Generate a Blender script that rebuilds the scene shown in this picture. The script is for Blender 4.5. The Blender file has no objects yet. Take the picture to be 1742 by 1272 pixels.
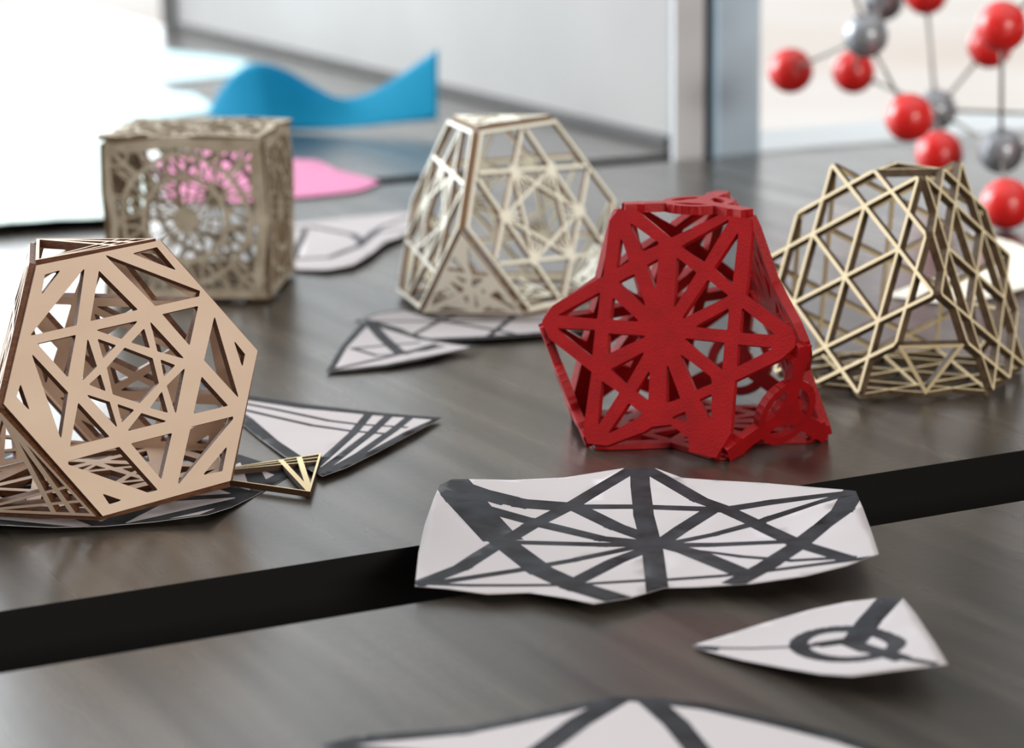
import bpy, bmesh, math, json, random
from mathutils import Vector, Matrix
from mathutils.geometry import delaunay_2d_cdt

sc = bpy.context.scene
col = sc.collection
random.seed(4)

# ------------------------------------------------------------------ camera, world, light, exposure
F_PX, PITCH, ROLL, CAM_H = 4158.4, 0.218657, -0.014750, 0.32831
def setup_camera():
    cd = bpy.data.cameras.new('camera'); co = bpy.data.objects.new('camera', cd); col.objects.link(co)
    c, s = math.cos(PITCH), math.sin(PITCH)
    fw = Vector((0, c, -s)); up = Vector((0, s, c)); r = Vector((1, 0, 0))
    r2 = r*math.cos(ROLL)+up*math.sin(ROLL); u2 = -r*math.sin(ROLL)+up*math.cos(ROLL)
    m = Matrix((r2, u2, -fw)).transposed().to_4x4(); m.translation = Vector((0, 0, CAM_H))
    co.matrix_world = m
    cd.sensor_width = 36; cd.sensor_fit = 'HORIZONTAL'; cd.lens = F_PX/1742*36
    cd.clip_start = .05; cd.clip_end = 200
    cd.dof.use_dof = True; cd.dof.focus_distance = 1.22; cd.dof.aperture_fstop = 7.5
    sc.camera = co
setup_camera()

def setup_world():
    w = bpy.data.worlds.new('daylight'); sc.world = w; w.use_nodes = True
    nt = w.node_tree; N = nt.nodes; L = nt.links; N.clear()
    out = N.new('ShaderNodeOutputWorld'); bg = N.new('ShaderNodeBackground')
    tc = N.new('ShaderNodeTexCoord')
    dot = N.new('ShaderNodeVectorMath'); dot.operation = 'DOT_PRODUCT'
    d = Vector((-.74, .64, .17)).normalized(); dot.inputs[1].default_value = d
    mr = N.new('ShaderNodeMapRange'); mr.interpolation_type = 'SMOOTHSTEP'
    mr.inputs['From Min'].default_value = .58; mr.inputs['From Max'].default_value = 1.0
    mr.inputs['To Min'].default_value = .15; mr.inputs['To Max'].default_value = 4.2
    cr = N.new('ShaderNodeMix'); cr.data_type = 'RGBA'
    mc = N.new('ShaderNodeMapRange'); mc.inputs['From Min'].default_value = -.5; mc.inputs['From Max'].default_value = .8
    cr.inputs[6].default_value = (1.0, .945, .885, 1); cr.inputs[7].default_value = (.93, .97, 1.0, 1)
    L.new(tc.outputs['Generated'], dot.inputs[0]); L.new(dot.outputs['Value'], mr.inputs['Value'])
    L.new(dot.outputs['Value'], mc.inputs['Value']); L.new(mc.outputs[0], cr.inputs[0])
    # bright band low above the horizon on the window side
    sp = N.new('ShaderNodeSeparateXYZ'); L.new(tc.outputs['Generated'], sp.inputs[0])
    ze = N.new('ShaderNodeMapRange'); ze.interpolation_type = 'SMOOTHSTEP'
    ze.inputs['From Min'].default_value = .24; ze.inputs['From Max'].default_value = .09
    ze.inputs['To Min'].default_value = 0.0; ze.inputs['To Max'].default_value = 3.4
    fy = N.new('ShaderNodeMapRange'); fy.interpolation_type = 'SMOOTHSTEP'
    fy.inputs['From Min'].default_value = .76; fy.inputs['From Max'].default_value = .99
    dl = N.new('ShaderNodeVectorMath'); dl.operation = 'DOT_PRODUCT'; dl.inputs[1].default_value = (-.5, .866, 0)
    L.new(tc.outputs['Generated'], dl.inputs[0])
    mu = N.new('ShaderNodeMath'); mu.operation = 'MULTIPLY_ADD'
    L.new(sp.outputs['Z'], ze.inputs['Value']); L.new(dl.outputs['Value'], fy.inputs['Value'])
    L.new(ze.outputs[0], mu.inputs[0]); L.new(fy.outputs[0], mu.inputs[1]); L.new(mr.outputs[0], mu.inputs[2])
    zn = N.new('ShaderNodeMapRange'); zn.interpolation_type = 'SMOOTHSTEP'      # overhead glow added to brighten the ground and upward faces
    zn.inputs['From Min'].default_value = .45; zn.inputs['From Max'].default_value = .9
    zn.inputs['To Min'].default_value = 0.0; zn.inputs['To Max'].default_value = 1.1
    ad = N.new('ShaderNodeMath'); ad.operation = 'ADD'
    L.new(sp.outputs['Z'], zn.inputs['Value']); L.new(zn.outputs[0], ad.inputs[0]); L.new(mu.outputs[0], ad.inputs[1])
    z2 = N.new('ShaderNodeMapRange'); z2.interpolation_type = 'SMOOTHSTEP'      # low band added so the back tabletop reflects more light
    z2.inputs['From Min'].default_value = .18; z2.inputs['From Max'].default_value = .12
    z2.inputs['To Min'].default_value = 0.0; z2.inputs['To Max'].default_value = 2.8
    y2 = N.new('ShaderNodeMapRange'); y2.inputs['From Min'].default_value = .3; y2.inputs['From Max'].default_value = .9
    m2 = N.new('ShaderNodeMath'); m2.operation = 'MULTIPLY'; a2 = N.new('ShaderNodeMath'); a2.operation = 'ADD'
    L.new(sp.outputs['Z'], z2.inputs['Value']); L.new(sp.outputs['Y'], y2.inputs['Value'])
    L.new(z2.outputs[0], m2.inputs[0]); L.new(y2.outputs[0], m2.inputs[1])
    L.new(ad.outputs[0], a2.inputs[0]); L.new(m2.outputs[0], a2.inputs[1]); ad = a2
    L.new(cr.outputs[2], bg.inputs['Color']); L.new(ad.outputs[0], bg.inputs['Strength'])
    L.new(bg.outputs[0], out.inputs[0])
setup_world()

def uv_(u, v, z):
    a = math.radians(27); return Vector((u*math.cos(a)-v*math.sin(a), u*math.sin(a)+v*math.cos(a), z))
def area(name, loc, target, sx, sy, power, color):
    ld = bpy.data.lights.new(name, 'AREA'); ld.shape = 'RECTANGLE'; ld.size = sx; ld.size_y = sy
    ld.energy = power; ld.color = color
    o = bpy.data.objects.new(name, ld); col.objects.link(o); o.location = loc
    o.rotation_euler = (Vector(target)-Vector(loc)).to_track_quat('-Z', 'Y').to_euler()
area('window_light', (-2.3, 2.9, 1.15), (0, 1.9, 0), 1.6, 1.3, 85, (.96, .99, 1.0))
area('front_fill', (2.1, -2.4, 1.3), (0, 1.7, .05), 1.6, .9, 108, (1.0, .95, .87))  # added fill from behind the camera, brightens the front faces

sc.view_settings.view_transform = 'Standard'; sc.view_settings.look = 'None'
sc.view_settings.gamma = 1; sc.view_settings.use_curve_mapping = False
sc.view_settings.exposure = 0.0

# ------------------------------------------------------------------ helpers
ANG = math.radians(27)
def uv(u, v, z=0.0):            # room axes: u along the table edges, v away from the camera
    return Vector((u*math.cos(ANG)-v*math.sin(ANG), u*math.sin(ANG)+v*math.cos(ANG), z))

def tag(o, label=None, cat=None, group=None, kind=None):
    if label: o['label'] = label
    if cat: o['category'] = cat
    if group: o['group'] = group
    if kind: o['kind'] = kind
    return o
def empty(name, loc, label, cat, group=None):
    o = bpy.data.objects.new(name, None); col.objects.link(o); o.location = loc; o.empty_display_size = .02
    return tag(o, label, cat, group)
def link(name, me, parent=None, mat=None):
    o = bpy.data.objects.new(name, me); col.objects.link(o)
    if parent: o.parent = parent
    if mat is not None:
        for m in (mat if isinstance(mat, (list, tuple)) else [mat]): me.materials.append(m)
    return o

def material(name, color, rough=.5, spec=.5, metal=0.0, coat=0.0, noise=None, bump=0.0, translucent=0.0, bscale=300):
    m = bpy.data.materials.new(name); m.use_nodes = True
    nt = m.node_tree; N = nt.nodes; L = nt.links; b = N['Principled BSDF']
    b.inputs['Base Color'].default_value = (*color, 1); b.inputs['Roughness'].default_value = rough
    b.inputs['Metallic'].default_value = metal; b.inputs['Specular IOR Level'].default_value = spec
    b.inputs['Coat Weight'].default_value = coat; b.inputs['Coat Roughness'].default_value = .2
    tc = N.new('ShaderNodeTexCoord')
    if noise:                      # (second colour, scale xyz, detail, low, high)
        c2, scl, det, lo, hi = noise[:5]
        mp = N.new('ShaderNodeMapping'); mp.inputs['Scale'].default_value = scl
        nz = N.new('ShaderNodeTexNoise'); nz.inputs['Scale'].default_value = 1; nz.inputs['Detail'].default_value = det
        mr = N.new('ShaderNodeMapRange'); mr.inputs['From Min'].default_value = lo; mr.inputs['From Max'].default_value = hi
        mx = N.new('ShaderNodeMix'); mx.data_type = 'RGBA'
        mx.inputs[6].default_value = (*color, 1); mx.inputs[7].default_value = (*c2, 1)
        if len(noise) > 5:
            rot = N.new('ShaderNodeMapping'); rot.inputs['Rotation'].default_value = (0, 0, noise[5])
            L.new(tc.outputs['Object'], rot.inputs['Vector']); L.new(rot.outputs[0], mp.inputs['Vector'])
        else: L.new(tc.outputs['Object'], mp.inputs['Vector'])
        L.new(mp.outputs[0], nz.inputs['Vector'])
        L.new(nz.outputs['Fac'], mr.inputs['Value']); L.new(mr.outputs[0], mx.inputs[0])
        L.new(mx.outputs[2], b.inputs['Base Color'])
    if bump:
        nb = N.new('ShaderNodeTexNoise'); nb.inputs['Scale'].default_value = bscale; nb.inputs['Detail'].default_value = 4
        bp = N.new('ShaderNodeBump'); bp.inputs['Strength'].default_value = bump; bp.inputs['Distance'].default_value = .0008
        L.new(tc.outputs['Object'], nb.inputs['Vector']); L.new(nb.outputs['Fac'], bp.inputs['Height'])
        L.new(bp.outputs[0], b.inputs['Normal'])
    if translucent:
        tr = N.new('ShaderNodeBsdfTranslucent'); mx2 = N.new('ShaderNodeMixShader'); mx2.inputs[0].default_value = translucent
        tr.inputs['Color'].default_value = (*color, 1)
        L.new(b.outputs[0], mx2.inputs[1]); L.new(tr.outputs[0], mx2.inputs[2])
        L.new(mx2.outputs[0], N['Material Output'].inputs['Surface'])
    return m

M = {}
M['table'] = material('dark_table_laminate', (.012, .009, .006), .30, .5, noise=((.062, .052, .041), (48, 3.0, 10), 7, .33, .70, -math.radians(27)), bump=.15, bscale=180)
def grain_rough(m):
    nt = m.node_tree; b = nt.nodes['Principled BSDF']; nz = [n for n in nt.nodes if n.type == 'TEX_NOISE'][0]
    mr = nt.nodes.new('ShaderNodeMapRange'); mr.inputs['From Min'].default_value = .35; mr.inputs['From Max'].default_value = .65
    mr.inputs['To Min'].default_value = .32; mr.inputs['To Max'].default_value = .26
    nt.links.new(nz.outputs['Fac'], mr.inputs['Value']); nt.links.new(mr.outputs[0], b.inputs['Roughness'])
grain_rough(M['table'])
M['table'].node_tree.nodes['Principled BSDF'].inputs['Coat Weight'].default_value = 1.0
M['table'].node_tree.nodes['Principled BSDF'].inputs['Coat IOR'].default_value = 1.25
M['table'].node_tree.nodes['Principled BSDF'].inputs['IOR'].default_value = 1.3
M['table'].node_tree.nodes['Principled BSDF'].inputs['Coat Roughness'].default_value = .34
M['table_edge'] = material('black_table_edge', (.006, .005, .005), .6, .15)
M['leg'] = material('black_steel', (.02, .02, .02), .45, .5)
M['ply'] = material('birch_plywood_face', (.60, .445, .335), .55, .3, noise=((.66, .50, .39), (14, 90, 14), 3, .3, .7), bump=.1)
M['ply_edge'] = material('laser_burnt_plywood_edge', (.15, .060, .026), .6, .3, noise=((.085, .032, .014), (200, 200, 900), 2, .35, .65))
M['loose'] = material('yellow_plywood_face', (.78, .64, .36), .55, .3)
M['loose_edge'] = material('dark_burnt_edge', (.050, .024, .012), .6, .3)
M['pale'] = material('pale_plywood_face', (.90, .88, .74), .55, .3, noise=((.94, .92, .80), (14, 70, 14), 3, .3, .7))
M['pale_edge'] = material('pale_plywood_edge', (.22, .13, .07), .6, .3)
M['lat'] = material('lattice_plywood_face', (.68, .55, .32), .55, .3, noise=((.75, .62, .38), (30, 90, 30), 3, .3, .7))
M['lat_edge'] = material('lattice_burnt_edge', (.065, .040, .020), .6, .3, noise=((.11, .07, .04), (200, 200, 200), 2, .35, .65))
M['red'] = material('red_painted_wood', (.35, .0045, .007), .40, .28, coat=.05, noise=((.28, .004, .006), (90, 90, 90), 3, .3, .7), bump=.35, bscale=900)
M['card'] = material('brown_board_weave', (.34, .285, .21), .8, .2, noise=((.52, .46, .37), (60, 60, 60), 4, .3, .7))
M['card_edge'] = material('brown_board_edge', (.16, .105, .06), .8, .2)
M['paper'] = material('white_paper', (.51, .475, .485), .8, .1, translucent=.12)
M['ink'] = material('dark_marker_ink', (.016, .016, .018), .55, .08, noise=((.034, .036, .042), (60, 60, 60), 4, .35, .65))
M['cream'] = material('cream_paper', (.80, .76, .66), .75, .2)
M['pink'] = material('pink_paper', (.70, .25, .43), .7, .2, translucent=.1)
M['blue'] = material('blue_paper', (.02, .40, .64), .6, .2, translucent=.45)
M['mint'] = material('mint_paper', (.74, .88, .84), .7, .2)
M['sky'] = material('pale_cyan_paper', (.62, .86, .92), .7, .2)
M['alu'] = material('blue_grey_metal', (.52, .68, .80), .5, .4, noise=((.58, .75, .88), (8, 8, 8), 3, .3, .7))
M['alu_light'] = material('light_grey_metal', (.72, .76, .80), .5, .4)
M['frame_shadow'] = material('grey_frame_shadow', (.10, .10, .10), .7, .2)
M['dark'] = material('black_gap', (.012, .012, .014), .7, .2)
M['board'] = material('frosted_panel', (.29, .285, .28), .5, .3, noise=((.34, .335, .33), (3, 3, 3), 3, .3, .7))
M['rail'] = material('pale_blue_rail', (.86, .93, .97), .4, .5)
M['ground'] = material('cream_ground', (.74, .65, .58), .9, .1, noise=((.88, .86, .84), (.30, .30, .3), 3, .35, .6))
M['floor'] = material('dark_floor', (.015, .014, .013), .8, .2)
M['ball_red'] = material('glossy_red_plastic', (.72, .016, .014), .30, .5, coat=.4)
M['ball_grey'] = material('silver_grey_plastic', (.30, .32, .35), .30, .6, metal=.4)
M['rod'] = material('grey_metal_rod', (.22, .21, .19), .35, .5, metal=.4)

def prism(name, pts, z0, z1, parent=None, mat=None, mat_side=None):
    """vertical slab over a polygon given as xy points"""
    me = bpy.data.meshes.new(name); n = len(pts)
    v = [(p[0], p[1], z0) for p in pts]+[(p[0], p[1], z1) for p in pts]
    f = [list(range(n))[::-1], list(range(n, 2*n))]+[[i, (i+1) % n, n+(i+1) % n, n+i] for i in range(n)]
    me.from_pydata(v, [], f); me.update()
    o = link(name, me, parent, [mat, mat_side or mat])
    for p in me.polygons[2:]: p.material_index = 1
    bm = bmesh.new(); bm.from_mesh(me); bmesh.ops.recalc_face_normals(bm, faces=bm.faces); bm.to_mesh(me); bm.free()
    return o
def bevel(o, w, seg=2):
    m = o.modifiers.new('bevel', 'BEVEL'); m.width = w; m.segments = seg; m.limit_method = 'ANGLE'
    return o
def uvbox(name, u0, u1, v0, v1, z0, z1, parent=None, mat=None, mat_side=None, origin=Vector((0, 0, 0))):
    pts = [uv(u0, v0)-origin, uv(u1, v0)-origin, uv(u1, v1)-origin, uv(u0, v1)-origin]
    return prism(name, pts, z0-origin.z, z1-origin.z, parent, mat, mat_side)

def bar(p, q, w, ext=None):
    """rectangle (4 points) around the segment p-q"""
    ext = w*.5 if ext is None else ext
    d = Vector((q[0]-p[0], q[1]-p[1])); d.normalize(); n = Vector((-d.y, d.x))*w*.5
    a = Vector(p[:2])-d*ext; b = Vector(q[:2])+d*ext
    return [a-n, b-n, b+n, a+n]
def disc(c, r, n=20): return [Vector((c[0]+r*math.cos(2*math.pi*k/n), c[1]+r*math.sin(2*math.pi*k/n))) for k in range(n)]
def ring_bars(c, r, w, n=24, wob=0.0):
    P = [Vector((c[0]+r*math.cos(2*math.pi*k/n), c[1]+r*math.sin(2*math.pi*k/n))) for k in range(n)]
    return [bar(P[k], P[(k+1) % n], w) for k in range(n)]
def ccw(p):
    s = sum(p[i][0]*p[(i+1) % len(p)][1]-p[(i+1) % len(p)][0]*p[i][1] for i in range(len(p)))
    return p if s > 0 else p[::-1]

def region(polys, keep, loose=()):
    """planar subdivision; keep(set of polygon indices covering a cell) -> material index or None"""
    V, F = [], []
    for p in polys:
        p = ccw([Vector((q[0], q[1])) for q in p]); F.append(list(range(len(V), len(V)+len(p)))); V += p
    V += [Vector(q) for q in loose]
    ov, oe, of, _, _, src = delaunay_2d_cdt(V, [], F, 0, 1e-5)
    tri, mi = [], []
    for f, s in zip(of, src):
        k = keep(set(s))
        if k is not None: tri.append(list(f)); mi.append(k)
    used = sorted({i for f in tri for i in f}); rem = {i: n for n, i in enumerate(used)}
    return [ov[i] for i in used], [[rem[i] for i in f] for f in tri], mi

def solid(name, verts2, tris, mi, lift, thick, side_slot):
    """lift(x, y, t) -> 3D; builds a plate of real thickness"""
    n = len(verts2)
    V = [lift(v[0], v[1], 0.0) for v in verts2]+[lift(v[0], v[1], thick) for v in verts2]
    Fc, Mi = [], []
    edges = {}
    for f, m in zip(tris, mi):
        Fc.append([i+n for i in f]); Mi.append(m)
        Fc.append([i for i in reversed(f)]); Mi.append(m)
        for a, b in zip(f, f[1:]+f[:1]): edges[(a, b)] = 1
    for (a, b) in edges:
        if (b, a) not in edges: Fc.append([a, b, b+n, a+n]); Mi.append(side_slot)
    me = bpy.data.meshes.new(name); me.from_pydata(V, [], Fc); me.update()
    for p, m in zip(me.polygons, Mi): p.material_index = m
    return me

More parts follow.
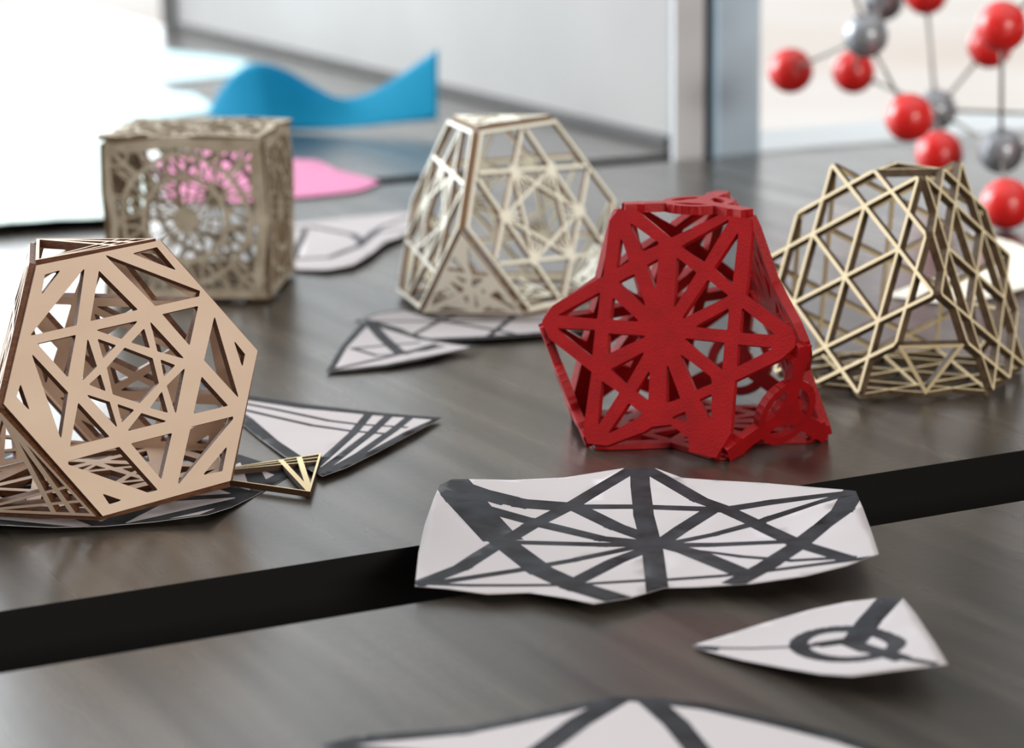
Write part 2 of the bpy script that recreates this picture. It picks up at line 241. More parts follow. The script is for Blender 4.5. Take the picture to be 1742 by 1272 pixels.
# ------------------------------------------------------------------ measured outlines and cut-out patterns (millimetres / metres in the room)
DATA = json.loads(r'''{"left_outline":[[-36.09,62.88],[35.35,64.18],[73.77,-1.18],[37.29,-62.48],[-37.6,-63.58],[-72.74,0.08]],
"left_holes":[[[-33.02,57.68],[-23.78,58.55],[-37.97,47.99]],[[-10.64,57.48],[-23.56,30.17],[-49.83,29.67]],[[-3.4,54.83],[12.1,31.72],[-15.64,30.83]],[[1.94,62.27],[50.08,34.93],[48.56,32.25],[22.22,31.83]],[[17.38,60.14],[32.38,61.06],[39.87,47.42]],[[-47.08,25.24],[-25.36,25.69],[-35.88,5.97]],[[-51.48,21.33],[-37.88,-1.18],[-48.43,-22.74]],[[-61.33,8.03],[-60.31,-6.09],[-65.21,2.06]],[[-34.08,-6.99],[-22.36,-26.88],[-44.85,-27.13]],[[-47.78,-33.74],[-18.8,-32.72],[-4.34,-58.01],[-10.41,-57.89],[-48.25,-35.3]],[[-34.74,-52.82],[-25.46,-58.3],[-27.79,-58.72],[-32.51,-58.76]],[[-14.28,26.03],[10.63,26.39],[-1.48,19.09]],[[-14.36,21.66],[-5.28,16.54],[-14.34,11.43]],[[-19.55,23.2],[-18.77,8.31],[-28.79,2.78]],[[12.63,21.99],[12.81,11.58],[3.13,16.39]],[[16.85,25.09],[30.48,2.66],[16.46,9.28]],[[-0.97,14.59],[12.74,6.42],[12.36,-6.46],[-1.22,-14.05],[-14.5,-6.88],[-13.74,6.64]],[[16.89,5.08],[24.3,0.59],[16.1,-3.94]],[[29.41,-1.63],[16.86,-23.65],[16.24,-8.55]],[[12.77,-10.75],[12.82,-21.98],[3.52,-17.49]],[[-1.78,-18.98],[11.24,-25.96],[-12.33,-26.17]],[[-28.76,-3.85],[-17.2,-10.14],[-16.86,-23.8]],[[-18.04,4.27],[-17.72,-4.66],[-25.88,0.41]],[[-13.44,-11.92],[-5.11,-16.7],[-13.86,-21.48]],[[24.69,27.15],[46.61,27.61],[35.38,8.72]],[[54.36,20.98],[55.16,-23.05],[41.2,-0.08]],[[61.44,6.94],[65.87,-1.58],[62.1,-7.94]],[[37.32,-7.8],[47.85,-25.39],[26.78,-25.39]],[[23.31,-31.36],[48.93,-31.17],[48.49,-32.54],[8.11,-57.56],[7.64,-57.0]],[[40.97,-44.97],[34.13,-56.84],[22.51,-56.3]],[[-12.06,-32.47],[12.03,-32.16],[-0.95,-53.36]]],
"red_outline":[[-36.87,63.73],[-25.46,63.33],[-4.64,49.67],[21.29,63.64],[38.84,62.75],[40.63,56.14],[41.3,38.36],[41.4,21.54],[69.28,4.81],[71.43,0.26],[71.66,-4.42],[64.92,-11.49],[40.96,-24.95],[42.08,-52.84],[35.4,-66.61],[20.1,-64.54],[18.86,-57.26],[8.07,-51.05],[-2.42,-53.06],[-6.82,-56.37],[-26.94,-65.58],[-38.3,-65.31],[-41.63,-59.4],[-41.26,-39.17],[-40.9,-26.39],[-68.4,-9.92],[-73.55,-1.94],[-73.53,0.03],[-68.77,8.31],[-41.01,26.47],[-41.28,57.23]],
"red_holes":[[[-29.98,57.3],[-16.32,49.48],[-11.46,47.01],[-11.26,45.43],[-19.97,41.24]],[[-33.64,48.97],[-26.98,35.61],[-34.11,30.72]],[[-16.69,33.99],[-10.34,38.18],[-9.58,20.15]],[[-31.87,23.83],[-23.08,28.83],[-13.72,10.7]],[[-34.16,15.4],[-16.4,2.93],[-33.9,2.99]],[[-64.67,3.45],[-41.59,17.79],[-41.33,2.8],[-63.27,3.23]],[[-65.09,-3.79],[-41.89,-3.25],[-41.63,-18.2]],[[-34.26,-4.63],[-10.81,-4.23],[-32.78,-15.95]],[[-30.38,-24.01],[-11.38,-12.79],[-19.98,-31.73]],[[-34.58,-30.67],[-23.39,-36.42],[-33.61,-56.2]],[[-17.37,-41.59],[-7.99,-47.09],[-27.75,-59.78]],[[-7.51,-22.25],[-6.32,-39.43],[-14.2,-35.05]],[[27.99,62.22],[15.98,37.51],[1.48,45.39]],[[33.33,55.78],[33.36,26.33],[21.9,34.72]],[[-0.09,39.41],[12.44,31.63],[1.86,10.8]],[[19.1,28.26],[32.15,20.32],[6.49,5.45]],[[32.94,13.81],[33.42,2.0],[14.46,2.23]],[[39.97,14.59],[60.86,1.15],[40.67,0.95]],[[9.01,-4.07],[32.78,-4.86],[33.22,-20.07]],[[40.14,-5.26],[60.73,-5.62],[41.0,-17.61]],[[8.06,-12.29],[27.16,-23.64],[28.58,-27.26],[19.36,-31.73]],[[1.46,-17.49],[11.79,-36.71],[3.95,-39.85]],[[22.24,-36.48],[28.95,-32.82],[30.39,-44.49],[28.61,-45.88]],[[6.93,-47.72],[15.24,-43.28],[17.87,-48.66]]],
"poses":{"left":[-0.21308,1.21734,0.70254,0.9584,0.32974,0.00339,-0.04636,0.36414],
"red":[0.10322,1.32901,-0.4271,1.00433,0.33611,-0.0016,0.00091,0.0125],
"right":[0.23666,1.45525,-0.98046,1.0027,0.34107,-0.013,0.00398,0.09974],
"mid":[-0.00759,1.7176,0.77437,0.99816,0.32974,-0.00323,-0.02012,0.21146]},"cube":[-0.28814,1.73467,-0.07199,0.11145,0.11495,0.11367],
"mid_tri_holes":[[[-7.98,21.69],[-2.77,12.34],[-12.35,13.83]],[[4.04,27.67],[12.99,10.96],[4.16,11.15],[2.93,17.3]],[[-8.11,8.02],[-2.39,6.47],[-2.07,4.52],[-4.49,4.15]],[[3.46,5.91],[9.98,6.02],[4.62,1.35],[2.59,1.65]],[[-12.33,3.36],[-5.67,-0.14],[-5.1,-2.43],[-7.67,-3.79]],[[-27.28,-13.42],[-24.51,-6.73],[-17.95,-2.65],[-13.12,-6.52]],[[-4.93,-7.69],[-2.45,-6.99],[-1.61,-9.61],[-3.42,-11.96]],[[3.39,-5.56],[4.24,-14.79],[2.53,-14.16]],[[8.38,-1.53],[10.79,-3.46],[9.43,-4.8]],[[15.32,-7.32],[19.85,-4.28],[30.05,-16.92],[20.23,-10.52]],[[-23.27,-18.99],[-18.02,-15.89],[-5.28,-18.96]],[[8.48,-18.68],[12.45,-15.62],[23.28,-19.04]]],
"papers":{"P1":{"outline":[[-0.0395,1.165,0.007],[-0.0371,1.1864,0.009],[-0.0315,1.1987,0.009],[-0.022,1.2013,0.006],[-0.0011,1.2078,0.003],[0.0261,1.2169,0.002],[0.0573,1.2353,0.002],[0.0741,1.2343,0.002],[0.0863,1.2109,0.003],[0.1035,1.2016,0.004],[0.1261,1.1883,0.006],[0.1474,1.1693,0.009],[0.1671,1.1527,0.012],[0.166,1.1208,0.012],[0.1638,1.0794,0.013],[0.1616,1.0415,0.014],[0.1457,1.0298,0.011],[0.1267,1.0216,0.009],[0.1032,1.018,0.007],[0.0803,1.0196,0.005],[0.0651,1.0209,0.004],[0.0489,1.006,0.005],[0.0335,0.9979,0.006],[0.0211,1.0082,0.005],[0.006,1.0179,0.004],[-0.0119,1.0171,0.004],[-0.03,1.0255,0.004],[-0.044,1.029,0.005],[-0.0442,1.0793,0.005],[-0.0429,1.123,0.005]],
"extra":[[0.0667,1.0984,0.001],[0.0071,1.1274,0.0015],[0.1186,1.1163,0.003]],
"ink":[[10,[[0.0663,1.2441],[0.0641,1.1953],[0.0627,1.1398],[0.064,1.0938],[0.0617,1.0132]]],[20,[[-0.0319,1.1965],[-0.0251,1.1669],[-0.0071,1.1066]]],[13,[[-0.0077,1.1036],[0.0113,1.0499],[0.0268,1.024],[0.0443,1.0038]]],[17,[[-0.0333,1.1922],[-0.0176,1.1747],[-0.0064,1.1669]]],[14,[[-0.0064,1.1669],[0.0046,1.1613],[0.0279,1.1568]]],[8,[[0.0279,1.1568],[0.0608,1.1542],[0.1009,1.143],[0.1246,1.1482],[0.1657,1.15]]],[9,[[0.0621,1.2335],[0.0294,1.1603],[0.0083,1.1305],[-0.0077,1.0926],[-0.024,1.0557],[-0.0421,1.0325]]],[9,[[0.0694,1.233],[0.0915,1.1619],[0.1151,1.1213],[0.1289,1.0694],[0.1455,1.0412]]],[11,[[0.166,1.1524],[0.1561,1.1197],[0.1425,1.0958],[0.1286,1.0666],[0.1119,1.041],[0.0965,1.0221]]],[9,[[-0.0188,1.1541],[0.0084,1.1363],[0.041,1.1039],[0.0656,1.0987]]],[10,[[0.0293,1.1578],[0.0484,1.1231],[0.0659,1.1029],[0.0787,1.0806],[0.1001,1.0342]]],[9,[[0.097,1.1447],[0.0787,1.1162],[0.0653,1.0938],[0.0457,1.0625],[0.0245,1.0277]]],[6,[[0.1625,1.1467],[0.1224,1.1274],[0.0936,1.1047],[0.0721,1.0978]]],[8,[[-0.0077,1.098],[0.0406,1.0935],[0.0669,1.0977],[0.0921,1.0864],[0.1321,1.0747]]],[6,[[-0.036,1.0333],[0.0012,1.0505],[0.0267,1.0649],[0.0616,1.0961]]],[4,[[0.0716,1.0901],[0.1024,1.0587],[0.1235,1.0443],[0.1502,1.0396]]],[4,[[-0.0409,1.0326],[-0.0198,1.0298],[0.0011,1.0286],[0.0257,1.0267],[0.0567,1.0316],[0.0913,1.0326],[0.1124,1.0334],[0.1573,1.0372]]]]},"P2":{"outline":[[0.0723,0.953,0.001],[0.0883,0.9657,0.001],[0.1043,0.9788,0.001],[0.1257,0.9921,0.002],[0.1414,0.9973,0.004],[0.154,0.9979,0.006],[0.1654,0.9943,0.008],[0.1664,0.9673,0.01],[0.1663,0.9244,0.013],[0.1662,0.8953,0.015],[0.1589,0.8947,0.012],[0.1455,0.8956,0.009],[0.1296,0.8951,0.008],[0.118,0.9019,0.006],[0.1047,0.9157,0.004],[0.0899,0.9312,0.002],[0.077,0.9454,0.001]],
"extra":[[0.137,0.9479,0.003]],
"ink":[[11,[[0.1632,1.0039],[0.1471,0.9683],[0.138,0.9462]]],[2.5,[[0.0702,0.9508],[0.0961,0.9453],[0.1113,0.943]]],[5,[[0.1196,0.9427],[0.127,0.9447],[0.1369,0.9471]]],[6,[[0.0721,0.9507],[0.0807,0.9478]]],[9,[[0.1345,0.947],[0.1402,0.9288]]],[8,[[0.1402,0.9288],[0.15,0.9094]]],[4,[[0.15,0.9094],[0.1616,0.8972]]],[7.5,[[0.1522,0.9295],[0.1524,0.9348],[0.1515,0.9415],[0.1494,0.9485],[0.1461,0.9542],[0.1418,0.9585],[0.1369,0.9613],[0.1318,0.9624],[0.1268,0.9618],[0.1223,0.9597],[0.1187,0.956],[0.116,0.9511],[0.1147,0.9454],[0.1147,0.9395],[0.116,0.9336],[0.1184,0.9282],[0.1219,0.9233],[0.1261,0.9194],[0.1308,0.9168],[0.1356,0.9155],[0.1403,0.9157],[0.1446,0.9172],[0.1482,0.9202],[0.1508,0.9246],[0.1522,0.9295]]],[8,[[0.1245,0.9435],[0.1369,0.9471]]]]},"P3":{"outline":[[-0.0729,0.8481,0.001],[-0.0568,0.8576,0.001],[-0.0394,0.8593,0.001],[-0.0197,0.8614,0.002],[-0.0021,0.8679,0.003],[0.018,0.8769,0.004],[0.0373,0.885,0.005],[0.0518,0.8837,0.005],[0.0715,0.8772,0.004],[0.0965,0.8611,0.004],[0.1185,0.8458,0.003],[0.1367,0.8247,0.003],[0.106,0.7671,0.002],[0.0693,0.7126,0.002],[-0.0229,0.7115,0.002],[-0.0522,0.7753,0.001]],
"extra":[],
"ink":[[9,[[-0.0728,0.8469],[-0.0522,0.8537],[-0.0197,0.8583],[-0.0021,0.8654],[0.0179,0.8744],[0.0361,0.885]]],[9,[[0.0406,0.8849],[0.0713,0.8747],[0.0981,0.8562],[0.118,0.8416],[0.1382,0.8206]]],[10,[[0.0394,0.8836],[0.023,0.8602],[0.0019,0.823],[-0.0347,0.7343]]],[10,[[0.0495,0.8832],[0.0589,0.8565],[0.0716,0.8024],[0.0784,0.7298]]],[8,[[-0.0723,0.8457],[-0.0516,0.8408],[0.004,0.8229],[0.0556,0.8083],[0.1342,0.8219]]],[9,[[-0.0689,0.8437],[-0.0442,0.775],[-0.0192,0.7157]]],[9,[[0.1321,0.822],[0.102,0.7672],[0.0697,0.717]]]]},"PA":{"outline":[[-0.1933,1.4629,0.001],[-0.1586,1.4239,0.001],[-0.1215,1.3985,0.001],[-0.0788,1.3749,0.001],[-0.0403,1.3553,0.002],[-0.0562,1.3147,0.003],[-0.0736,1.2738,0.003],[-0.0875,1.2435,0.003],[-0.0992,1.2262,0.003],[-0.1167,1.259,0.001],[-0.1413,1.3185,0.001],[-0.169,1.391,0.001]],
"extra":[[-0.1233,1.3379,0.001]],
"ink":[[13,[[-0.1927,1.4579],[-0.1581,1.4192],[-0.1211,1.3939],[-0.0788,1.3735],[-0.0403,1.3553]]],[4,[[-0.1715,1.4138],[-0.1376,1.3857],[-0.1046,1.3553],[-0.0879,1.3446],[-0.0601,1.3315]]],[4,[[-0.1622,1.392],[-0.1395,1.3696],[-0.1139,1.3452],[-0.0895,1.3269],[-0.0726,1.3175]]],[5.5,[[-0.0827,1.3707],[-0.0891,1.3211],[-0.1001,1.2684],[-0.1059,1.2412]]],[5.5,[[-0.0706,1.3665],[-0.0792,1.319],[-0.0923,1.2691],[-0.1009,1.2367]]],[5.5,[[-0.0588,1.3589],[-0.067,1.3233],[-0.0824,1.2722],[-0.0958,1.2387]]],[9,[[-0.0402,1.3525],[-0.0563,1.3175],[-0.0737,1.2751],[-0.0877,1.246],[-0.0994,1.2286]]],[9,[[-0.1843,1.4332],[-0.1528,1.3604],[-0.1338,1.3084],[-0.1176,1.2705],[-0.0996,1.2312]]]]},"P5":{"outline":[[-0.1157,1.4826,0.001],[-0.1112,1.5582,0.001],[-0.105,1.6153,0.001],[-0.0996,1.6485,0.002],[-0.0753,1.6171,0.001],[-0.0582,1.5769,0.001],[-0.0422,1.5597,0.002],[-0.0202,1.5449,0.004],[-0.0378,1.529,0.003],[-0.0559,1.5089,0.003],[-0.0775,1.4941,0.002],[-0.0992,1.4865,0.001]],
"extra":[],
"ink":[[9,[[-0.1157,1.4825],[-0.1112,1.5582],[-0.0994,1.6444]]],[9,[[-0.0994,1.6444],[-0.0583,1.5806],[-0.0202,1.5414]]],[9,[[-0.1156,1.4808],[-0.0775,1.4941],[-0.0377,1.5254],[-0.0202,1.5414]]],[8,[[-0.0971,1.6386],[-0.0857,1.587],[-0.0717,1.5315]]],[5,[[-0.1031,1.5517],[-0.0843,1.5573],[-0.0616,1.5643]]],[4,[[-0.1031,1.5517],[-0.0865,1.5255],[-0.0678,1.5266],[-0.0497,1.5527]]],[5,[[-0.1104,1.4904],[-0.0858,1.5127],[-0.0643,1.5339],[-0.0498,1.5569]]],[6,[[-0.0717,1.5315],[-0.0568,1.5369],[-0.0458,1.5477]]]]},"P6":{"outline":[[-0.1082,1.65,0.001],[-0.0942,1.6763,0.001],[-0.0743,1.692,0.001],[-0.0372,1.7022,0.001],[0.0128,1.7049,0.001],[0.0574,1.668,0.002],[0.064,1.627,0.003],[0.0449,1.5895,0.004],[0.0116,1.5765,0.004],[-0.0193,1.5692,0.004],[-0.052,1.5669,0.003],[-0.0751,1.6111,0.001],[-0.0995,1.6453,0.001]],
"extra":[],
"ink":[[5,[[-0.1082,1.65],[-0.0942,1.6763],[-0.0742,1.6898],[-0.0371,1.7],[0.0128,1.7027],[0.0574,1.6659]]],[8,[[-0.1081,1.648],[-0.075,1.6091],[-0.052,1.5669]]],[12,[[-0.0522,1.5727],[-0.0193,1.5731],[0.0116,1.5804],[0.045,1.5935],[0.064,1.627]]],[4.5,[[-0.0665,1.5941],[-0.052,1.6365],[-0.0286,1.6855]]],[5,[[-0.0742,1.6898],[-0.0441,1.6415],[0.0039,1.5814]]],[4.5,[[-0.0155,1.5749],[0.0002,1.6457],[0.0128,1.7005]]],[4.5,[[-0.1009,1.6495],[-0.0441,1.6415],[0.052,1.6281]]],[4.5,[[0.0272,1.5842],[0.0364,1.641],[0.0252,1.696]]]]},"P7":{"outline":[[-0.2102,2.0471,0.001],[-0.1858,2.0829,0.001],[-0.1468,2.1053,0.001],[-0.1095,2.1285,0.001],[-0.0866,2.1364,0.001],[-0.0734,2.0822,0.002],[-0.086,1.9928,0.004],[-0.1011,1.9527,0.005],[-0.1106,1.8918,0.005],[-0.1212,1.8533,0.004],[-0.1405,1.8373,0.003],[-0.1638,1.8474,0.002],[-0.1903,1.8657,0.001]],
"extra":[],
"ink":[[7,[[-0.2068,2.0374],[-0.1689,2.0606],[-0.1302,2.002],[-0.12,1.9585]]],[7,[[-0.1699,1.8938],[-0.1419,1.8899],[-0.1215,1.9357],[-0.1114,2.0137],[-0.0874,2.0274]]],[5,[[-0.12,1.9585],[-0.1083,2.0507],[-0.0856,2.1104]]],[5,[[-0.1939,1.8785],[-0.1699,1.8938],[-0.1729,2.0482]]]]},"P8":{"outline":[[0.2685,1.7116,0.001],[0.3021,1.7623,0.001],[0.3351,1.7782,0.002],[0.3626,1.8076,0.003],[0.3717,1.8328,0.012],[0.3574,1.877,0.02],[0.3818,1.8399,0.022],[0.3942,1.7825,0.018],[0.396,1.74,0.008],[0.3669,1.7181,0.003],[0.3365,1.695,0.001],[0.3007,1.6802,0.001]],
"extra":[],
"ink":[]},"P9":{"outline":[[-0.3608,2.4729,0.001],[-0.35,2.5642,0.001],[-0.3043,2.5978,0.001],[-0.2553,2.5457,0.002],[-0.219,2.4797,0.004],[-0.1933,2.4572,0.006],[-0.169,2.4021,0.003],[-0.1276,2.3311,0.003],[-0.1239,2.3137,0.002],[-0.1407,2.2648,0.002],[-0.1771,2.2384,0.002],[-0.2239,2.2173,0.002],[-0.2712,2.207,0.001],[-0.3148,2.2331,0.001]],
"extra":[],
"ink":[]},"P11":{"outline":[[-0.6428,2.5977,0.001],[-0.563,2.6994,0.001],[-0.4859,2.7436,0.001],[-0.4168,2.7461,0.001],[-0.363,2.4305,0.002],[-0.3273,2.1961,0.004],[-0.3211,2.1098,0.006],[-0.3495,2.0799,0.008],[-0.3856,2.0705,0.009],[-0.4227,2.0547,0.009],[-0.4717,2.0279,0.009]],
"extra":[],
"ink":[]},"P12":{"outline":[[-0.7682,3.1869,0.001],[-0.681,3.2861,0.001],[-0.5518,3.2676,0.001],[-0.4086,3.1874,0.001],[-0.3522,2.9745,0.001],[-0.4276,2.891,0.001],[-0.5215,2.8321,0.001],[-0.6247,2.8049,0.001],[-0.7557,2.9515,0.001]],
"extra":[],
"ink":[]},"P13":{"outline":[[-0.8875,3.8536,0.001],[-0.7686,4.0066,0.001],[-0.6238,3.9371,0.001],[-0.471,3.7641,0.001],[-0.3766,3.6315,0.001],[-0.384,3.4189,0.001],[-0.4524,3.347,0.001],[-0.6144,3.3548,0.001],[-0.8001,3.4647,0.001]],
"extra":[],
"ink":[]}},"blue":[[[-0.3614,2.9315,0.001],[-0.3603,2.9355,0.0055]],[[-0.3179,2.8414,0.001],[-0.3226,2.8104,0.0526]],[[-0.2856,2.7912,0.001],[-0.2866,2.7502,0.0778]],[[-0.2564,2.7651,0.001],[-0.2516,2.7391,0.0731]],[[-0.2147,2.7432,0.003],[-0.2167,2.7472,0.0521]],[[-0.1739,2.7268,0.007],[-0.1884,2.7608,0.0371]],[[-0.1342,2.7213,0.011],[-0.1481,2.7553,0.0463]],[[-0.0781,2.7107,0.016],[-0.0774,2.7447,0.0916]]],
"mol":{"R1":[0.2691,2.33,0.1019,"r"],
"R2":[0.3416,2.42,0.0911,"r"],
"R3":[0.4079,2.4,0.1684,"r"],
"R4":[0.4143,2.06,0.1623,"r"],
"R5":[0.4639,2.36,0.1198,"r"],
"R6":[0.3517,2.14,0.0777,"r"],
"R7":[0.3858,2.18,0.0399,"r"],
"R8":[0.4103,2.0,0.0216,"r"],
"G1":[0.3182,2.18,0.1467,"g"],
"G2":[0.4098,2.34,0.0612,"g"],
"G3":[0.429,2.12,0.0501,"g"],
"G4":[0.3761,2.46,0.1569,"g"],
"R9":[0.3028,2.2,0.2076,"r"],
"G5":[0.4862,2.2,0.1946,"g"],
"R10":[0.5182,2.3,0.0597,"r"],
"R11":[0.4798,2.06,0.0651,"r"]}}''')

def inside_bars(polys_outline, bars):
    """union of bars clipped to the outline (index 0)"""
    return region([polys_outline]+bars, lambda s: 0 if (0 in s and len(s) > 1) else None)
def union(bars): return region(bars, lambda s: 0 if s else None)
def holes(outline, hs, extra=()):
    nh = len(hs)
    return region([outline]+list(hs)+list(extra), lambda s: 0 if (0 in s and not any(1 <= i <= nh for i in s)) else None)

def round_poly(p, r):
    """small fillets on the corners of a cut-out"""
    out = []; n = len(p)
    for i in range(n):
        a, b, c = Vector(p[i-1]), Vector(p[i]), Vector(p[(i+1) % n])
        da, dc = (a-b), (c-b); la, lc = da.length, dc.length
        ang = da.angle(dc) if la > 1e-6 and lc > 1e-6 else 3
        k = min(r/max(math.tan(ang/2), .15), la*.3, lc*.3)
        p0 = b+da.normalized()*k; p1 = b+dc.normalized()*k
        for t in (0, .33, .67, 1):
            out.append(p0*(1-t)**2+b*2*t*(1-t)+p1*t*t)
    return out

# ------------------------------------------------------------------ truncated tetrahedra
A0 = .075
def tetra(L, c):
    B = [Vector((math.cos(math.radians(q)), math.sin(math.radians(q)), 0))*L/math.sqrt(3) for q in (90, 210, 330)]
    A = Vector((0, 0, L*math.sqrt(2/3))); V = {}
    for i in range(3):
        for j in range(3):
            if i != j: V['B%d%d' % (i, j)] = B[i].lerp(B[j], c)
        V['S%d' % i] = B[i].lerp(A, c); V['T%d' % i] = A.lerp(B[i], c)
    return V
def face_frame(P, n_hint):
    o = sum(P, Vector())/len(P); ux = (P[1]-P[0]).normalized()
    n = (P[1]-P[0]).cross(P[2]-P[1]).normalized()
    if n.dot(n_hint) < 0: n = -n
    return o, ux, n.cross(ux), n
def plate(name, pat, fr, thick, mats, parent, scale=1.0, t0=0.0):
    o, ux, uy, n = fr
    v2, tris, mi = pat
    me = solid(name, v2, tris, mi, lambda x, y, t: o+ux*(x*.001*scale)+uy*(y*.001*scale)+n*(t+t0), thick, 1)
    return link(name, me, parent, mats)

def polyhedron(name, pose, label, cat, hexpat, tripat, mats, thick, tri_thick=None, group=None):
    x, y, th, s, c, rx, ry, z = pose
    root = empty(name, (0, 0, 0), label, cat, group)
    Ra = Matrix.Rotation(rx, 4, 'X') @ Matrix.Rotation(ry, 4, 'Y') @ Matrix.Rotation(th, 4, 'Z')
    root.matrix_world = Matrix.Translation((x, y, .003+z*.01)) @ Ra
    V = tetra(3*A0*s, c); cen = Vector((0, 0, .5*A0))
    for i, j in ((1, 2), (2, 0), (0, 1)):
        P = [V['T%d' % i], V['T%d' % j], V['S%d' % j], V['B%d%d' % (j, i)], V['B%d%d' % (i, j)], V['S%d' % i]]
        plate('side_panel', hexpat, face_frame(P, sum(P, Vector())/6-cen), thick, mats, root, t0=.003-thick)
    e = ((V['B10']+V['B12'])/2).normalized(); n = Vector((0, 0, -1)); ux = e.cross(n)
    plate('base_panel', hexpat, (Vector((0, 0, 0)), ux, e, n), min(thick, .0029), mats, root)
    tt_ = tri_thick or thick
    for k in range(3):
        i, j = [m for m in range(3) if m != k]
        P = [V['B%d%d' % (k, i)], V['B%d%d' % (k, j)], V['S%d' % k]]
        n = (P[1]-P[0]).cross(P[2]-P[0])
        if n.dot(sum(P, Vector())/3-cen) < 0: P = [P[1], P[0], P[2]]
        plate('corner_panel', tripat, face_frame(P, sum(P, Vector())/3-cen), tt_, mats, root, t0=.003-tt_)
    P = [V['T1'], V['T2'], V['T0']]
    plate('top_panel', tripat, face_frame(P, Vector((0, 0, 1))), tt_, mats, root, t0=.003-tt_)
    return root
def hexagon(r): return [Vector((r*math.cos(math.radians(a)), r*math.sin(math.radians(a)))) for a in (120, 60, 0, -60, -120, 180)]
def tri_pts(edge): # base left, base right, apex
    h = edge*math.sqrt(3)/2
    return [Vector((-edge/2, -h/3)), Vector((edge/2, -h/3)), Vector((0, 2*h/3))]

# patterns -------------------------------------------------------------
LEFT_OUT = DATA['left_outline']
left_holes = [round_poly(ccw([Vector(q) for q in h]), .5) for h in DATA['left_holes']]
PAT_LEFT = holes(LEFT_OUT, left_holes)
def fan_tri(edge, wa, wb, wf, ta=(.17, .33), tb=(.15, .29)):
    P, Q, S = tri_pts(edge); out = [P, Q, S]; bars = []
    for a, b in ((P, Q), (Q, S), (S, P)): bars.append(bar(a, b, wf*2))
    for t in ta: bars.append(bar(S, Q.lerp(P, t), wa))
    for t in tb: bars.append(bar(P, Q.lerp(S, t), wb))
    return out, bars
o_, b_ = fan_tri(69, 3.0, 1.5, 1.7)
PAT_LEFT_TRI = inside_bars(o_, b_)
o_, b_ = fan_tri(78, 2.9, 1.0, 1.15, (.17, .31), (.10, .2))
PAT_LOOSE = inside_bars(o_, b_)

red_holes = [round_poly(ccw([Vector(q) for q in h]), .8) for h in DATA['red_holes']]
PAT_RED = holes(DATA['red_outline'], red_holes)
def ring_tri(edge):
    T = tri_pts(edge); polys = [bar(t*.97, (0, 0), 9.0, 0) for t in T]
    polys.append(disc((0, 0), 8.5)); polys += ring_bars((0, 0), edge*.235, 4.2, 28)
    for k in range(3):       # little feet joining the spokes to the corners
        t = T[k]*.93; a = T[k].lerp(T[(k+1) % 3], .17); b = T[k].lerp(T[(k+2) % 3], .17)
        polys.append([T[k], a, T[k]*.62, b])
    return union(polys)
PAT_RED_TRI = ring_tri(73)

def lattice_hex(r, w):
    V = hexagon(r); bars = []
    for k in range(6):
        bars.append(bar(V[k], V[(k+2) % 6], w, 0))                                   # short diagonals
        m0 = V[k].lerp(V[(k+1) % 6], .5); m1 = V[(k+1) % 6].lerp(V[(k+2) % 6], .5)
        bars.append(bar(m0, m1, w, 0))                                               # midpoint to midpoint
    for k in range(3):
        a = (V[k]+V[(k+1) % 6])/3; bars.append(bar(a, -a, w, 0))
    return inside_bars(V, bars)
PAT_LAT = lattice_hex(75.5, 2.1)
T_ = tri_pts(73.5); m_ = [T_[k].lerp(T_[(k+1) % 3], .5) for k in range(3)]
PAT_LAT_TRI = union([bar(m_[k]*.97, m_[(k+1) % 3]*.97, 2.2) for k in range(3)])

def grow(p, k):
    c = sum(p, Vector((0, 0)))/len(p); return [c+(q-c)*k for q in p]
def star_hex(r):
    V = hexagon(r); bars = [bar(V[k], V[(k+1) % 6], 5.0) for k in range(6)]
    Nn = [Vector((37*math.cos(math.radians(a)), 37*math.sin(math.radians(a)))) for a in (116, 56, -4, -64, -124, 176)]
    for k in range(6):
        a, b = Nn[k], Nn[(k+1) % 6]; d = (b-a).normalized()
        bars.append(bar(a-d*33, b+d*33, 2.7, 0))
        bars.append(bar(a, Nn[(k+2) % 6], 2.5, 0))
        bars.append(disc(a, 4.2, 8))
        for q in (-10, 10):
            dd = Matrix.Rotation(math.radians(q), 2) @ (-a.normalized()); bars.append(bar(a, a+dd*15.5, 1.8, 0))
    return inside_bars(V, bars)
PAT_MID = star_hex(74.0)
PAT_MID_TRI = holes(tri_pts(72.5), [round_poly(ccw(grow([Vector(q) for q in h], 1.35)), .5) for h in DATA['mid_tri_holes']])

PO = DATA['poses']
polyhedron('plywood_polyhedron', PO['left'], 'tan plywood polyhedron with dark burnt edges and wide angular cut-outs, nearest on the left', 'wooden model', PAT_LEFT, PAT_LEFT_TRI, [M['ply'], M['ply_edge']], .0042)
polyhedron('red_polyhedron', PO['red'], 'glossy red painted polyhedron with star shaped panels standing near the table edge', 'wooden model', PAT_RED, PAT_RED_TRI, [M['red'], M['red']], .0048)
polyhedron('lattice_polyhedron', PO['right'], 'open lattice plywood polyhedron of thin crossing slats behind the red one', 'wooden model', PAT_LAT, PAT_LAT_TRI, [M['lat'], M['lat_edge']], .0048)
polyhedron('pale_polyhedron', PO['mid'], 'pale plywood polyhedron with fine six-node star cut-outs standing on drawn paper behind the red one', 'wooden model', PAT_MID, PAT_MID_TRI, [M['pale'], M['pale_edge']], .0036)

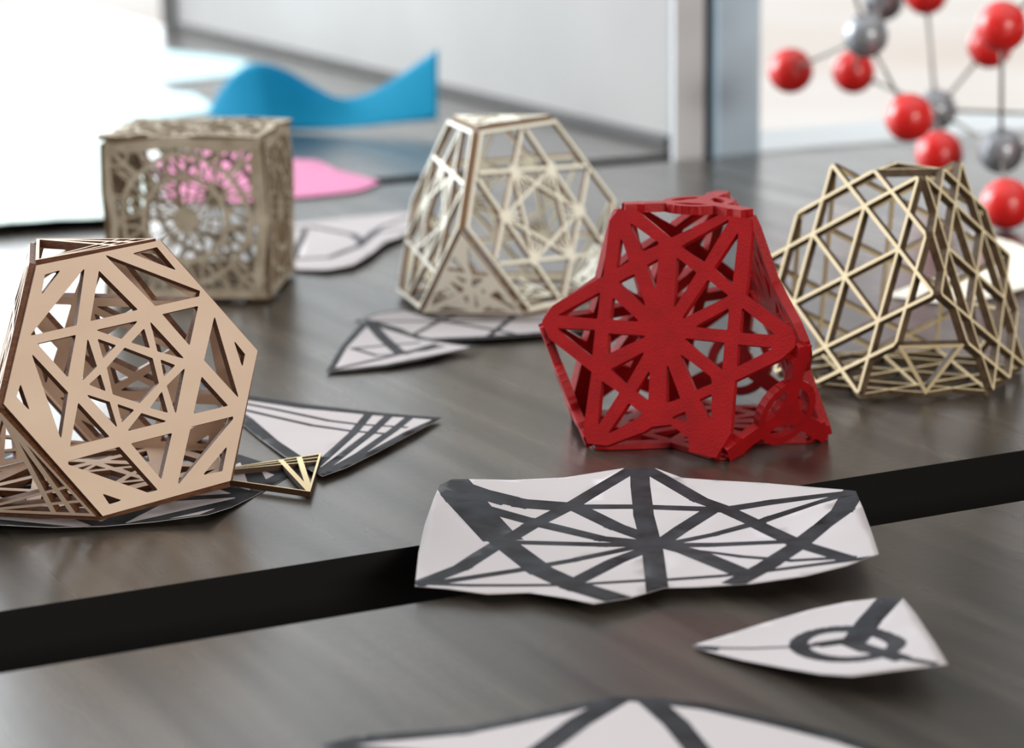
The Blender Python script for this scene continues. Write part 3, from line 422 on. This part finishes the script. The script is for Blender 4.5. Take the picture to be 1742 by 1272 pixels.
# loose triangle piece under the near-left polyhedron
def loose():
    P, Q, R = Vector((-.171, 1.2312)), Vector((-.1026, 1.2707)), Vector((-.1022, 1.1916))
    c = (P+Q+R)/3; root_o = Vector((c.x, c.y, .0011))
    ux = Vector((Q.x-P.x, Q.y-P.y, 0)).normalized(); uy = Vector((-ux.y, ux.x, 0)); n = Vector((0, 0, 1))
    # pattern apex carries the thick fan: apex = R lies on the other side, so mirror y
    v2, tris, mi = PAT_LOOSE
    me = solid('plywood_triangle', v2, [t[::-1] for t in tris], mi, lambda x, y, t: ux*(x*.001)-uy*(y*.001)+n*t, .003, 1)
    o = link('plywood_triangle', me, None, [M['loose'], M['loose_edge']]); o.location = root_o
    tag(o, 'small loose plywood triangle with fanned slits lying flat beside the near-left polyhedron', 'wooden piece')
loose()

# ------------------------------------------------------------------ woven cube
def cube():
    x, y, th, sx, sy, sz = DATA['cube']; s = (sx+sy+sz)/3
    root = empty('woven_cube', (0, 0, 0), 'brown cut-out cube with sunburst sides and wavy edges at the back left', 'cube model')
    root.matrix_world = Matrix.Translation((x, y, .0005)) @ Matrix.Rotation(th, 4, 'Z')
    S = s*1000; h = S/2; rnd = random.Random(7)
    sq = [Vector((-h, -h)), Vector((h, -h)), Vector((h, h)), Vector((-h, h))]
    def pat(seed):
        r = random.Random(seed); bars = [bar(sq[k], sq[(k+1) % 4], 13) for k in range(4)]
        bars.append(disc((0, 0), 9, 16))
        n = 18
        for k in range(n):
            a = 2*math.pi*(k+.25*r.random())/n
            bars.append(bar((0, 0), (30*math.cos(a), 30*math.sin(a)), 1.4))
        bars += ring_bars((0, 0), 30, 3.6, 26)
        bars += ring_bars((0, 0), 46, 3.4, 30)
        for k in range(n):
            a = 2*math.pi*(k+.5)/n; p = (30*math.cos(a), 30*math.sin(a))
            for b in (a+.2, a-.14): bars.append(bar(p, (58*math.cos(b), 58*math.sin(b)), 1.9))
        for k in range(4):
            bars.append(bar(sq[k]*.6, sq[k], 3.5)); c = sq[k]*.82; bars += ring_bars(c, 7, 2.4, 12)
            m = sq[k].lerp(sq[(k+1) % 4], .5)
            bars.append(disc(m*.93, 4.5, 8))
        return region([sq]+bars, lambda q: 0 if (0 in q and len(q) > 1) else None, [Vector((-h+S*i/14+.01*j, -h+S*j/14+.013*i)) for i in range(1, 14) for j in range(1, 14)])
    P1 = pat(3)
    t = .0032
    faces = [((0, -1, 0), (1, 0, 0)), ((1, 0, 0), (0, 1, 0)), ((0, 1, 0), (-1, 0, 0)), ((-1, 0, 0), (0, -1, 0)), ((0, 0, 1), (1, 0, 0)), ((0, 0, -1), (-1, 0, 0))]
    for k, (n, ux) in enumerate(faces):
        n = Vector(n); ux = Vector(ux); uy = n.cross(ux); c = Vector((s/2, s/2, s/2+t))+n*(s/2)
        ph = rnd.random()*6
        def lift(x_, y_, tt, n=n, ux=ux, uy=uy, c=c, ph=ph):
            w = .0016*math.sin(x_*.075+ph)*math.cos(y_*.06+ph*2)
            if abs(n.z) > .5: w *= (.3 if n.z < 0 else 1.0)
            ex = x_+3.6*math.sin(y_*.085+ph)*(abs(x_)/h)**3; ey = y_+3.2*math.sin(x_*.09+ph)*(abs(y_)/h)**3
            if n.z == 0 and y_ < 0: ey = y_
            return c+ux*(ex*.001)+uy*(ey*.001)+n*(tt+w-.0004)
        v2, tris, mi = P1
        me = solid('top_panel', v2, tris, mi, lift, t if n.z >= 0 else .0025, 1)
        nm = 'top_panel' if n.z > .5 else ('base_panel' if n.z < -.5 else 'side_panel')
        me.name = nm
        link(nm, me, root, [M['card'], M['card_edge']])
cube()

# ------------------------------------------------------------------ papers
def sheet(name, key, label, cat, mat, ink=None, lift=0.0, group=None, flat=False, ink_polys=None, step=.006, outline=None, extra=()):
    d = DATA['papers'].get(key) if key else None
    out = outline or d['outline']; ctrl = [Vector(p) for p in out]+[Vector(p) for p in (d['extra'] if d else extra)]
    xs = [p.x for p in ctrl]; ys = [p.y for p in ctrl]
    cx, cy = sum(xs)/len(xs), sum(ys)/len(ys)
    def hz(x, y):
        sw = sz = 0
        for p in ctrl:
            w = 1/((p.x-x)**2+(p.y-y)**2+.0004)**1.5; sw += w; sz += w*p.z
        return sz/sw
    polys = [[Vector((p[0]*1000, p[1]*1000)) for p in out]]
    if ink_polys: polys += ink_polys
    elif d:
        for w, pts in d['ink']:
            for a, b in zip(pts, pts[1:]): polys.append(bar((a[0]*1000, a[1]*1000), (b[0]*1000, b[1]*1000), w, w*.35))
    grid = []
    x = min(xs)
    while x < max(xs):
        y = min(ys)
        while y < max(ys):
            grid.append(Vector((x*1000+.37*math.sin(y*900), y*1000+.31*math.cos(x*700)))); y += step
        x += step
    v2, tris, mi = region(polys, lambda s: None if 0 not in s else (1 if len(s) > 1 else 0), grid)
    def lf(x, y, t):
        X, Y = x*.001, y*.001
        return Vector((X-cx, Y-cy, hz(X, Y)+lift+t))
    me = solid(name, v2, tris, mi, lf, .00025, 0)
    for p in me.polygons: p.use_smooth = True
    o = link(name, me, None, [mat, M['ink']]); o.location = (cx, cy, 0)
    tag(o, label, cat, group)
    return o
PP = M['paper']
sheet('drawn_paper_sheet', 'P1', 'large curled white paper with thick dark marker star bridging the gap between the tables', 'paper drawing', PP)
sheet('drawn_paper_triangle', 'P2', 'small white paper triangle with a dark ring and three-armed mark on the near table', 'paper drawing', PP)
sheet('drawn_paper_sheet', 'P3', 'white paper with dark marker border cut off by the bottom edge of the photo', 'paper drawing', PP)
sheet('drawn_paper_triangle', 'PA', 'white paper triangle with crossing dark stripes at its right tip beside the near-left polyhedron', 'paper drawing', PP, lift=.0)
sheet('drawn_paper_triangle', 'P5', 'small white paper triangle with dark star lines in front of the pale polyhedron', 'paper drawing', PP, lift=.0006)
sheet('drawn_paper_sheet', 'P6', 'white drawn paper lying under the pale polyhedron', 'paper drawing', PP, lift=-.0007)
sheet('drawn_paper_sheet', 'P7', 'white paper with faint grey lines lying between the woven cube and the pale polyhedron', 'paper drawing', PP)
sheet('cream_paper_sheet', 'P8', 'curled cream paper lying behind the lattice polyhedron at the right', 'paper', M['cream'])
sheet('pink_paper_sheet', 'P9', 'pink paper lying behind the woven cube', 'paper', M['pink'])
sheet('mint_paper_sheet', 'P11', 'pale mint paper hanging over the table gap at the left edge', 'paper', M['mint'], step=.012)
sheet('cyan_paper_sheet', 'P12', 'pale cyan paper lying on the far table left of the blue paper', 'paper', M['sky'], step=.02)
sheet('cyan_paper_sheet', 'P13', 'pale cyan paper farthest back on the far table', 'paper', M['sky'], step=.02)

def sheet_b():
    c = Vector((-.214, 1.227)); rot = math.radians(10.0); k = 1.36
    R = Matrix.Rotation(rot, 2)
    tf = lambda p: (R @ Vector(p[:2]))*k+c*1000
    hx = hexagon(74); out = []
    for i in range(6):
        for t in (0, .25, .5, .75):
            q = tf(hx[i].lerp(hx[(i+1) % 6], t)); out.append([q.x/1000, q.y/1000, .0004+(.0035 if t == 0 else 0.0)])
    hs = [[tf(q) for q in h] for h in left_holes]
    o2 = [Vector((p[0]*1000, p[1]*1000)) for p in out]
    # ink is the sheet minus the holes
    grid = [Vector((c.x*1000+x*7+.3*math.sin(y), c.y*1000+y*7+.3*math.cos(x))) for x in range(-15, 16) for y in range(-15, 16)]
    v2, tris, mi = region([o2]+hs, lambda s: None if 0 not in s else (0 if len(s) > 1 else 1), grid)
    ctrl = [Vector(p) for p in out]
    def hz(x, y):
        r = math.hypot(x-c.x, y-c.y)
        a = .0002
        a += max(0, r-.080)*.35*max(0, min(1, (c.y-y)/.09-.25))
        return a
    me = solid('drawn_paper_sheet', v2, tris, mi, lambda x, y, t: Vector((x*.001-c.x, y*.001-c.y, hz(x*.001, y*.001)+t)), .00025, 0)
    for p in me.polygons: p.use_smooth = True
    o = link('drawn_paper_sheet', me, None, [PP, M['ink']]); o.location = (c.x, c.y, 0)
    tag(o, 'large white paper with dark angular marker pattern under the near-left polyhedron', 'paper drawing')
sheet_b()

def blue():
    B = [(Vector(b), Vector(t)) for b, t in DATA['blue']]
    def cr(P, t):
        n = len(P)-1; x = t*n; i = min(int(x), n-1); f = x-i
        p0, p1, p2, p3 = P[max(i-1, 0)], P[i], P[i+1], P[min(i+2, n)]
        return .5*((2*p1)+(-p0+p2)*f+(2*p0-5*p1+4*p2-p3)*f*f+(-p0+3*p1-3*p2+p3)*f**3)
    bot = [b for b, t in B]; top = [t for b, t in B]; V, Fc = [], []; nu, nv = 48, 10
    for i in range(nu+1):
        p, q = cr(bot, i/nu), cr(top, i/nu)
        for j in range(nv+1):
            f = j/nv; w = p.lerp(q, f); w.z = max(p.z+(q.z-p.z)*f, .001); V.append(w)
    for i in range(nu):
        for j in range(nv): a = i*(nv+1)+j; Fc.append([a, a+nv+1, a+nv+2, a+1])
    c = sum(V, Vector())/len(V); c.z = 0
    me = bpy.data.meshes.new('blue_paper_sheet'); me.from_pydata([v-c for v in V], [], Fc); me.update()
    for p in me.polygons: p.use_smooth = True
    o = link('blue_paper_sheet', me, None, M['blue']); o.location = c
    s = o.modifiers.new('thickness', 'SOLIDIFY'); s.thickness = .0003
    tag(o, 'bright blue curled paper with raised corners on the far table', 'paper')
blue()

# ------------------------------------------------------------------ molecular model
def molecule():
    D = DATA['mol']; base = Vector((D['R8'][0], D['R8'][1], 0))
    root = empty('molecular_model', base, 'ball and rod molecular model with red and silver balls at the back right', 'molecular model')
    rr, rg = .0214, .0200
    def ball(k):
        x, y, z, t = D[k]; r = rr if t == 'r' else rg
        me = bpy.data.meshes.new('atom'); bm = bmesh.new(); bmesh.ops.create_uvsphere(bm, u_segments=40, v_segments=24, radius=r)
        ax = Vector((0, 0, 1))                       # a small drilled socket dimple on top
        bm.to_mesh(me); bm.free()
        for p in me.polygons: p.use_smooth = True
        nm = 'red_ball' if t == 'r' else 'grey_ball'
        me.name = nm; o = link(nm, me, root, M['ball_red'] if t == 'r' else M['ball_grey'])
        o.location = Vector((x, y, z))-base
        tag(o, 'red ball' if t == 'r' else 'silver grey ball')
    for k in D: ball(k)
    for a, b in (('R1', 'G1'), ('G1', 'R6'), ('G1', 'R9'), ('G1', 'G4'), ('R2', 'G2'), ('G2', 'R3'), ('G2', 'R5'), ('G2', 'R7'), ('G2', 'G3'), ('G3', 'R4'), ('G3', 'R8'), ('G3', 'R11'), ('G2', 'R10'), ('R4', 'G5'), ('G4', 'R3'), ('G1', 'R2'), ('G2', 'R6')):
        p = Vector(D[a][:3])-base; q = Vector(D[b][:3])-base; d = q-p
        me = bpy.data.meshes.new('rod'); bm = bmesh.new()
        bmesh.ops.create_cone(bm, cap_ends=True, segments=14, radius1=.0018, radius2=.0018, depth=d.length)
        bmesh.ops.transform(bm, matrix=Matrix.Translation((p+q)/2) @ d.to_track_quat('Z', 'Y').to_matrix().to_4x4(), verts=bm.verts)
        bm.to_mesh(me); bm.free()
        for f in me.polygons: f.use_smooth = True
        link('rod', me, root, M['rod'])
molecule()

# ------------------------------------------------------------------ tables
FLOOR = -.74
def table(name, pts, label, edge_h=.028):
    c = sum((uv(*p) for p in pts), Vector())/len(pts)
    root = empty(name, Vector((c.x, c.y, FLOOR)), label, 'table'); o = Vector((c.x, c.y, FLOOR))
    top = prism('tabletop', [uv(*p)-o for p in pts], -edge_h-FLOOR, -FLOOR, root, M['table'], M['table_edge'])
    cu = sum(p[0] for p in pts)/len(pts); cv = sum(p[1] for p in pts)/len(pts)
    for p in pts:
        q = (p[0]+(cu-p[0])*.08, p[1]+(cv-p[1])*.15)
        uvbox('leg', q[0]-.02, q[0]+.02, q[1]-.02, q[1]+.02, FLOOR, -edge_h, root, M['leg'], origin=o)
    return root
table('near_table', [(-.5, .30), (1.7, .30), (1.7, .928), (-.5, .928)], 'dark wood-grain table nearest the camera with the ringed paper triangle on it')
table('display_table', [(-.5, 1.0078), (2.4, 1.0078), (2.4, 2.118), (-.5, 2.118)], 'dark wood-grain table with thick black edge carrying the polyhedra', .052)
table('far_table', [(-1.6, 2.165), (1.3152, 2.165), (1.4685, 4.75), (-1.6, 4.75)], 'far table under the blue paper beside the frosted panel')

# ------------------------------------------------------------------ setting
def slab(name, pts, z0, z1, m):
    o = prism(name, [uv(*p) for p in pts], z0, z1, None, m); o['kind'] = 'structure'; return o
slab('floor', [(-6, -3), (6, -3), (6, 2.13), (1.45, 2.13), (1.45, 4.85), (-6, 4.85)], FLOOR-.05, FLOOR, M['floor'])
slab('ground', [(-60, -40), (80, -40), (80, 90), (-60, 90)], FLOOR-.30, FLOOR-.06, M['ground'])
# frosted panel wall with end frame
def panel():
    n0, n1 = Vector((.1704, 2.5701, 0)), Vector((-.5736, 4.2727, 0)); d = (n1-n0).normalized(); n = Vector((d.y, -d.x, 0))*.02
    def piece(name, a, b, z0, z1, off, th, mat):
        nn = Vector((d.y, -d.x, 0)); P = [a+nn*off, b+nn*off, b+nn*(off+th), a+nn*(off+th)]
        o = prism(name, P, z0, z1, None, mat); o['kind'] = 'structure'; return o
    piece('wall_right', n0, n1, -.70, .45, 0, .02, M['board'])
    piece('trim_1', n1, n1+d*.05, .001, .45, -.012, .045, M['frame_shadow'])
    piece('shadow_trim', n0, n1, .001, .012, -.006, .0058, M['frame_shadow'])  # coloured dark to give the shadow line along the panel foot
panel()
def st(o): o['kind'] = 'structure'; return o
st(bevel(uvbox('trim_3', 1.270, 1.306, 2.122, 2.130, FLOOR, 1.6, None, M['alu_light']), .002))
st(uvbox('trim_4', 1.306, 1.3215, 2.136, 2.17, FLOOR, 1.6, None, M['dark']))  # black strip added in place of the dark gap between the post members
st(bevel(uvbox('trim_5', 1.3215, 1.3735, 2.122, 2.17, FLOOR, 1.6, None, M['alu']), .003))
st(bevel(uvbox('trim_6', 1.3737, 3.4, 2.123, 2.27, -.03, .002, None, M['rail']), .002))
